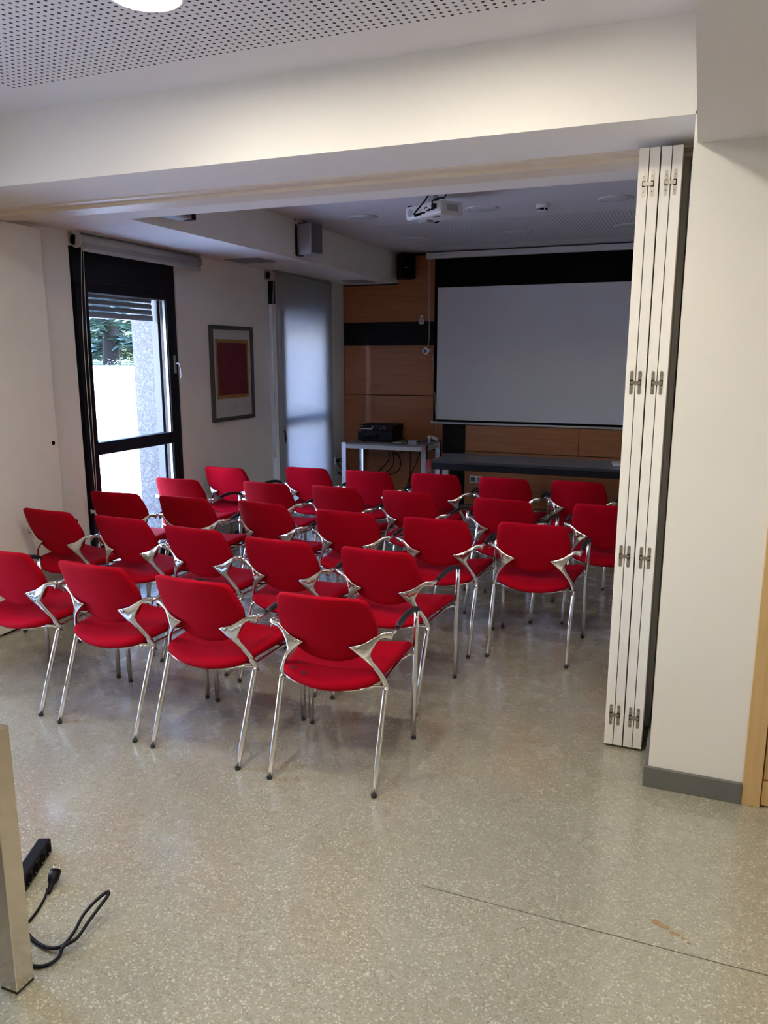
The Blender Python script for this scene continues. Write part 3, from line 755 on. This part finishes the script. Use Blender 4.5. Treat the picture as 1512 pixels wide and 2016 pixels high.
# ---------------------------------------------------------------- projector
pj = empty('projector', (-1.820, 5.53, 2.695), radians(-20))
pj.rotation_euler = (radians(3), radians(-3), radians(-20))
w, d, h = .160, .130, .046
bod = MB().box(-w, w, -d, d, -h, h).build('body', M_wplast, pj, bevel=.018, bseg=3)
MB().lathe([(.026, 0), (.026, .001)], 24, at=(-w + .048, -d - .0005, .002), rot=Matrix.Rotation(pi / 2, 3, 'X')).build('speaker_grille', M_gplast, bod)
pt = MB()
for (x, z, a, b) in ((-.062, -.022, .013, .009), (-.030, -.020, .018, .008), (.0, -.016, .022, .005), (.055, -.006, .010, .008), (.085, -.006, .014, .006)):
    pt.box(x - a, x + a, -d - .002, -d + .002, z - b, z + b)
for x, z in ((.02, .012), (.035, .014), (.036, -.006)): pt.lathe([(.006, 0), (.006, .003)], 10, at=(x, -d, z), rot=Matrix.Rotation(pi / 2, 3, 'X'))
pt.build('port', M_matt, bod)
MB().box(.092, .122, -d - .022, -d, -.008, .026).build('power_plug', M_blackp, pj, bevel=.003)
MB().box(-.13, -.05, -.02, .05, -h - .012, -h + .004).box(.06, .10, -.10, -.06, -h - .006, -h + .002).build('foot', M_gplast, pj, bevel=.003)
MB().box(w - .002, w + .001, -.06, .07, -.02, .025).build('side_vent', M_gplast, pj)
MB().lathe([(.05, 0), (.05, .02)], 24, at=(-.09, d - .004, 0), rot=Matrix.Rotation(-pi / 2, 3, 'X')).build('lens', M_matt, pj)
mt = MB().box(-.09, .09, -.07, .07, h - .002, h + .010).box(-.025, .025, -.025, .025, h, .118).box(-.06, .06, -.06, .06, .112, .124)
mt.build('ceiling_mount', M_wmetal, pj, bevel=.003)
for x in (-w + .012, w - .07):
    MB().box(x, x + .028, -.11, -.08, h - .004, h + .010).build('mount_clip', M_blackp, pj, bevel=.002)
MB().tube(catmull([(-.060, -d - .005, -.020), (-.050, -d - .03, -.012), (.0, -.12, .05), (.03, -.09, .10), (.035, -.06, .122)], 6), .0055, 8).tube(catmull([(.107, -d - .02, .022), (.112, -d - .03, .040), (.15, -.13, .056), (.178, -.11, .054), (.186, -.10, .085), (.178, -.09, .120)], 6), .005, 8).build('cable', M_blackp, pj)
tag(pj, 'white projector hanging from the rear ceiling with black cables', 'projector')

# ---------------------------------------------------------------- framed poster
pc = empty('framed_poster', (XW, 6.17, 1.54))
y0, y1, z0, z1 = -.345, .345, -.42, .42
MB().box(.001, .030, y0, y1, z1 - .035, z1).box(.001, .030, y0, y1, z0, z0 + .035).box(.001, .030, y0, y0 + .032, z0 + .035, z1 - .035).box(.001, .030, y1 - .032, y1, z0 + .035, z1 - .035).build('frame', M_pframe, pc, bevel=.002)
pp = MB().box(.002, .012, y0 + .03, y1 - .03, z0 + .033, z1 - .033).build('paper', M_paper, pc)
MB().box(.0122, .0128, -.262, .272, -.222, .302).build('gold_field', M_gold, pp)
MB().box(.0130, .0134, -.236, .246, -.190, .272).build('crimson_field', M_crim, pp)
tx = MB()
for k in range(12):
    y = -.15 + k * .028
    if k == 4: continue
    tx.box(.0122, .0126, y, y + .003, -.292, -.278).box(.0122, .0126, y, y + .008, -.280 if k % 2 else -.286, -.278 if k % 2 else -.284)
for k in range(16):
    tx.box(.0122, .0126, -.06 + k * .0075, -.056 + k * .0075, -.314, -.307)
tx.build('faint_lettering', M_ink, pp)
tag(pc, 'grey-framed poster with a red rectangle edged in gold, between the windows', 'poster')

# ---------------------------------------------------------------- light table with hi-fi
def table(name, x0, x1, y0, y1, z, leg, top_m, apron_m, leg_m, apron, label, topt=.02, corner=False):
    cx, cy = (x0 + x1) / 2, (y0 + y1) / 2; r = empty(name, (cx, cy, 0)); w, d = (x1 - x0) / 2, (y1 - y0) / 2
    ins = leg if corner else 0
    MB().box(-w + ins, w - ins, -d + (0 if not corner else .002), d - (0 if not corner else .002), z - topt, z).build('tabletop', top_m, r, bevel=.0015)
    for sx in (-1, 1):
        for sy in (-1, 1):
            xa = sx * w - (leg if sx > 0 else 0); ya = sy * d - (leg if sy > 0 else 0)
            l = MB().box(xa, xa + leg, ya, ya + leg, .008, z if corner else z - topt).build('leg', leg_m, r, bevel=.0015)
            MB().box(xa + .001, xa + leg - .001, ya + .001, ya + leg - .001, 0, .008).build('foot_cap', M_pad, l)
    g = leg + .0005
    for (a, b, c, e) in ((-w + g, w - g, -d + .003, -d + .022), (-w + g, w - g, d - .022, d - .003), (-w + .003, -w + .022, -d + g, d - g), (w - .022, w - .003, -d + g, d - g)):
        MB().box(a, b, c, e, z - topt - apron, z - topt - .0005).build('apron', apron_m, r, bevel=.001)
    return tag(r, label, 'table')
table('side_table', -3.715, -2.700, 8.02, 8.575, .735, .055, M_ltop, M_wmetal, M_chrome, .045, 'light grey metal table with hi-fi units, under the wood wall', corner=True)
table('long_table', -2.330, .05, 6.905, 7.50, .737, .058, M_dtop, M_blackw, M_chrome, .062, 'long black table with chrome legs in front of the screen', topt=.022, corner=True)
table('work_table', -3.20, -1.5925, .55, 1.3735, .762, .060, mat('pale_tabletop', (.6, .58, .55), .4), M_wmetal, M_steel, .05, 'polished steel table leg and table corner at the lower left', topt=.022, corner=True)

def at(o, x, y, z): o.location = (x, y, z)
am = empty('amplifier', (-3.365, 8.33, .735), radians(-3))
MB().box(-.215, .215, -.13, .15, .012, .128).build('case', M_blackp, am, bevel=.004)
MB().box(-.217, .217, -.140, -.129, .014, .126).build('front_panel', mat('hifi_front', (.006, .006, .007), .4, spec=.25), am, bevel=.002)
for x in (-.17, .17):
    for y in (-.10, .12): MB().lathe([(.014, 0), (.014, .013)], 12, at=(x, y, 0)).build('foot', M_pad, am)
for x, r_ in ((-.105, .011), (-.070, .011), (-.032, .012), (.025, .024)):
    MB().lathe([(r_, 0), (r_ * .92, .014)], 20, at=(x, -.140, .050 if r_ < .02 else .062), rot=Matrix.Rotation(pi / 2, 3, 'X')).build('knob', M_matt, am)
MB().box(-.205, -.178, -.1412, -.140, .112, .116).box(-.112, -.109, -.1412, -.140, .078, .081).box(-.098, -.095, -.1412, -.140, .078, .081).box(-.068, -.065, -.1412, -.140, .078, .081).build('marking', M_wmetal, am)
tag(am, 'black hi-fi amplifier with knobs on the light grey table', 'amplifier')
pl = empty('disc_player', (-3.345, 8.33, .8632), radians(-3))
MB().box(-.208, .208, -.125, .145, .006, .066).build('case', M_blackp, pl, bevel=.003)
MB().box(-.210, .210, -.134, -.124, .007, .065).build('front_panel', mat('player_front', (.005, .005, .006), .4, spec=.25), pl, bevel=.002)
MB().box(-.208, -.055, -.1365, -.134, .012, .023).build('trim_strip', M_wmetal, pl)
MB().lathe([(.010, 0), (.009, .008)], 16, at=(-.052, -.134, .040), rot=Matrix.Rotation(pi / 2, 3, 'X')).build('knob', M_gplast, pl)
mb = MB().box(-.200, -.178, -.1355, -.134, .048, .054)
for x, z in ((.045, .018), (.05, .030), (.085, .045), (.102, .045), (.075, .026), (.092, .026), (.108, .026)): mb.box(x - .004, x + .004, -.136, -.134, z - .002, z + .002)
mb.build('button', M_wmetal, pl)
for x in (-.17, .17): MB().box(x - .012, x + .012, -.10, .12, 0, .006).build('foot', M_pad, pl)
tag(pl, 'slim black disc player on top of the amplifier', 'disc player')
bx = empty('small_box', (-2.875, 8.075, .735), radians(4))
MB().box(-.050, .050, -.030, .030, 0, .052).build('body', mat('pale_box', (.30, .32, .36), .5), bx, bevel=.006)
tag(bx, 'pale grey box at the front edge of the light grey table', 'box')
cn = empty('small_canister', (-2.775, 8.36, .735))
MB().lathe([(.014, 0), (.014, .045), (.024, .052), (.026, .066), (.022, .078), (.008, .08)], 20).build('body', M_wplast, cn)
tag(cn, 'tiny white knobbed canister at the back of the light grey table', 'canister')
bk = empty('card_pack', (-3.09, 8.16, .735), .1)
MB().box(-.045, .045, -.02, .02, 0, .012).build('body', M_wplast, bk, bevel=.002)
tag(bk, 'small white pack lying beside the amplifier', 'pack')
MBc = MB().tube(catmull([(-3.12, 8.46, .76), (-3.03, 8.30, .742), (-2.95, 8.25, .742), (-2.86, 8.40, .742), (-2.80, 8.50, .742), (-2.74, 8.56, .741)], 6), .0035, 6)
tag(MBc.build('table_cable', M_blackp), 'thin black cable lying across the light grey table', 'cable')
c3 = MB()
for pts in ([(-3.34, 8.50, .70), (-3.33, 8.52, .50), (-3.46, 8.56, .36), (-3.55, 8.58, .25)], [(-3.30, 8.50, .70), (-3.27, 8.52, .46), (-3.38, 8.54, .33), (-3.52, 8.58, .27)], [(-3.32, 8.52, .66), (-3.20, 8.55, .50), (-3.24, 8.56, .35), (-3.50, 8.58, .28)], [(-3.06, 8.50, .70), (-3.07, 8.54, .40), (-3.10, 8.55, .18), (-3.3, 8.56, .02)], [(-2.90, 8.50, .715), (-2.98, 8.54, .50), (-3.08, 8.56, .30), (-3.14, 8.57, .10)], [(-3.05, 8.5, .70), (-3.15, 8.52, .60), (-3.30, 8.55, .55)]):
    c3.tube(catmull(pts, 6), .006, 6)
o = c3.build('cable_bundle', M_blackp); tag(o, 'tangle of black cables hanging under the light grey table', 'cables')
so = empty('wall_socket', (XW, 8.42, .47))
MB().box(0, .012, -.09, .09, -.045, .045).build('plate', M_wplast, so, bevel=.003)
MB().box(.012, .050, -.07, -.03, -.02, .02).box(.012, .045, .0, .04, -.025, .015).build('plug', M_blackp, so, bevel=.004)
MB().box(.050, .058, -.06, -.02, .0, .008).box(.045, .052, .01, .05, -.09, -.08).build('clip', M_wplast, so)
MB().tube(catmull([(.045, -.05, 0), (.10, -.03, -.02), (.11, .0, -.10), (.09, .03, -.24)], 5), .006, 6).tube(catmull([(.04, .02, -.01), (.09, .04, .02), (.11, .05, -.08), (.10, .05, -.30)], 5), .006, 6).tube(catmull([(.02, -.06, -.02), (.08, -.05, -.10), (.09, .0, -.12), (.05, .05, -.11)], 5), .007, 6).build('cable', M_blackp, so)
MB().tube(catmull([(.03, -.06, -.14), (.06, -.02, -.16), (.06, .05, -.14)], 5), .012, 6).build('blue_cable', M_blue, so)
tag(so, 'wall socket crowded with plugs and dark cables by the far window', 'socket')
s2 = empty('wall_outlet', (-2.285, YB - .018, .303))
MB().box(-.078, .078, -.010, 0, -.040, .040).build('plate', M_wplast, s2, bevel=.003)
for x, a in ((-.038, .028), (.038, .028)):
    MB().box(x - a, x + a, -.0115, -.009, -.027, .027).build('insert', M_socket if x < 0 else M_gplast, s2, bevel=.004)
tag(s2, 'white double wall outlet under the long black table', 'outlet')
pa = empty('paper_stack', (-.60, 7.22, .737), .15)
MB().box(-.06, .09, -.08, .10, 0, .02).build('sheets', M_wplast, pa, bevel=.001)
tag(pa, 'small pale paper stack at the right of the long black table', 'papers')

# ---------------------------------------------------------------- foreground power strip and cables
def strip():
    a = Vector((-1.980, 1.835, 0)); b = Vector((-1.800, 1.405, 0)); L = (b - a).length
    r = empty('power_strip', tuple(a), math.atan2((b - a).y, (b - a).x))
    # local x runs along the strip; sockets face +y (towards the middle of the room)
    Rx = Matrix.Rotation(radians(-24), 3, 'X')
    MB().box(0, L, -.045, 0, 0, .052).build('housing', M_blackp, r, bevel=.006, bseg=2)
    n = 10
    for k in range(8):
        x = .032 + k * .052
        s = MB().lathe([(.0205, 0), (.0195, .002), (.0165, -.004)], 20, at=(x, .0005, .026), rot=Matrix.Rotation(-pi / 2, 3, 'X')).build('socket', M_matt, r)
        MB().box(x - .003, x + .003, -.001, .0028, .010, .014).build('earth_clip', M_brass, s)
    return r
tag(strip(), 'black multi-socket power strip on the floor behind the steel leg', 'power strip')
pg = empty('power_plug', (-1.836, 1.692, .024), radians(113))
R = Matrix.Rotation(radians(62), 3, 'Y')
MB().lathe([(.0185, .030), (.0185, .010), (.016, -.004), (.009, -.014), (.007, -.034), (.005, -.045)], 20, rot=R).build('plug_body', M_blackp, pg)
MB().lathe([(.0175, .0302), (.0175, .0312)], 20, rot=R).build('plug_face', M_gplast, pg)
for s_ in (-1, 1): MB().tube([(.028, s_ * .0095, .0145), (.046, s_ * .0095, .024)], .0024, 8).build('pin', M_brass, pg)
MB().tube(catmull([(-.040, 0, 0), (-.070, .002, -.018), (-.14, .004, -.019), (-.22, .022, -.019), (-.29, .05, -.019)], 6), .0042, 8).build('cord', M_blackp, pg)
tag(pg, 'black power plug with metal pins lying on the floor by the power strip', 'plug')
loop = [(-1.775, 1.520, .007), (-1.750, 1.500, .007), (-1.728, 1.488, .007), (-1.68, 1.474, .007), (-1.627, 1.469, .011), (-1.598, 1.488, .016), (-1.595, 1.528, .03), (-1.602, 1.578, .05), (-1.591, 1.622, .07), (-1.578, 1.656, .078), (-1.570, 1.648, .073), (-1.571, 1.612, .06), (-1.571, 1.562, .045), (-1.567, 1.51, .032), (-1.584, 1.476, .026), (-1.581, 1.451, .012), (-1.591, 1.422, .007), (-1.624, 1.403, .007), (-1.69, 1.405, .007), (-1.735, 1.40, .007), (-1.765, 1.36, .007)]
o = MB().tube(catmull(loop, 5), .0052, 10).build('power_cable', M_blackp)
tag(o, 'black cable looping up off the floor beside the steel table leg', 'cable')

# ---------------------------------------------------------------- outside
struct(B(-9.0, XW - .38, -6, 22, -.10, -.001).build('terrace', M_terr), 'sunlit white terrace paving')
struct(B(-9.25, -9.0, -6, 22, -.1, 1.52).build('garden_wall', M_garden), 'low white garden wall in full sun')
struct(B(-60, -9.25, -20, 70, 1.20, 1.42).build('garden_lawn', M_lawn), 'lawn beyond the white garden wall')
def leaves(n, fn, size, name, m, par, hang=.4):
    mb = MB()
    for _ in range(n):
        c = Vector(fn()); a = random.uniform(0, 2 * pi); t = random.uniform(-hang, hang)
        u = Vector((cos(a), sin(a), t)) * size * random.uniform(.6, 1.4)
        w = Vector((-sin(a), cos(a), random.uniform(-.5, .5))) * size * random.uniform(.2, .45)
        mb.add([c - u, c + w, c + u, c - w], [(0, 1, 2, 3)])
    o = mb.build(name, m, par); o['kind'] = 'stuff'; return o
def conifer(x, y, h, r, label, seed):
    random.seed(seed); t = empty('conifer_tree', (x, y, 1.42))
    MB().tube([(0, 0, -.1), (.05, 0, 1.2), (.02, .04, h * .5), (0, 0, h)], [.27, .235, .17, .03], 10).build('trunk', M_bark, t)
    br = MB(); tips = []
    for k in range(46):
        z = .9 + (h - 1.2) * (k / 45.); L = r * (1 - .75 * k / 45.) * random.uniform(.75, 1.1); a = k * 2.4
        e = Vector((cos(a) * L, sin(a) * L, z - L * .22)); br.tube([(0, 0, z), tuple(e * .5 + Vector((0, 0, z * .5 + .1))), tuple(e)], [.05, .03, .008], 5); tips.append((z, e))
    br.build('branches', M_bark, t)
    def fn():
        z, e = random.choice(tips); f = random.uniform(.08, 1.0)
        return (e.x * f + random.gauss(0, .14), e.y * f + random.gauss(0, .14), z + (e.z - z) * f + random.gauss(0, .09) - .05)
    leaves(16000, fn, .25, 'foliage', M_leafb, t)
    return tag(t, label, 'tree', 'trees seen through the window')
conifer(-16.95, 19.72, 9, 3.4, 'blue-green conifer with a dark trunk beyond the garden wall', 3)
conifer(-23.7, 24.7, 10, 2.5, 'paler conifer standing farther back at the left through the window', 5)
conifer(-19.5, 27.6, 10, 2.5, 'conifer farther back at the right behind the shrub', 8)
random.seed(21)
hd = empty('hedge', (-29.5, 36.5, 1.42))
hm = MB()
for k in range(26): hm.tube([(-6.5 + k * .52, -6.2 + k * .5, 0), (-6.5 + k * .52 + random.uniform(-.4, .4), -6.2 + k * .5, 4.5)], [.10, .03], 5)
hm.build('stems', M_bark, hd)
def _h():
    t = random.uniform(-6.8, 6.8); return (t + random.gauss(0, .3), t * .96 + random.gauss(0, .6), random.uniform(.1, 5.6))
leaves(16000, _h, .42, 'foliage', M_leafb, hd)
tag(hd, 'tall loose hedge closing the garden behind the conifers', 'hedge')
random.seed(11)
sh = empty('garden_shrub', (-20.0, 24.4, 1.42))
mb = MB()
for k in range(9): mb.tube([(0, 0, 0), (random.uniform(-.5, .5), random.uniform(-.5, .5), .6), (random.uniform(-.9, .9), random.uniform(-.9, .9), 1.2)], [.04, .03, .01], 5)
mb.build('stems', M_bark, sh)
leaves(3500, lambda: (random.gauss(0, .55), random.gauss(0, .55), max(.15, .62 + random.gauss(0, .24))), .06, 'foliage', M_leafg, sh)
tag(sh, 'yellow-green shrub on the lawn right of the dark trunk', 'shrub')
random.seed(13)
for (x, y, lb) in ((-10.9, 11.2, 'pale low flowering plant along the garden wall, left'), (-10.9, 13.6, 'pale low flowering plant along the garden wall, right')):
    b = empty('border_plant', (x, y, 1.42))
    st_ = MB()
    for k in range(7): st_.tube([(random.uniform(-.4, .4), random.uniform(-.4, .4), 0), (random.uniform(-.4, .4), random.uniform(-.4, .4), random.uniform(.15, .35))], .006, 5)
    st_.build('stems', M_leafg, b)
    leaves(900, lambda: (random.gauss(0, .28), random.gauss(0, .35), abs(random.gauss(.10, .07))), .03, 'foliage', mat('grey_green_leaves', (.12, .16, .11), .8, var=.4, vscale=9), b)
    tag(b, lb, 'plant', 'low plants on the garden wall')
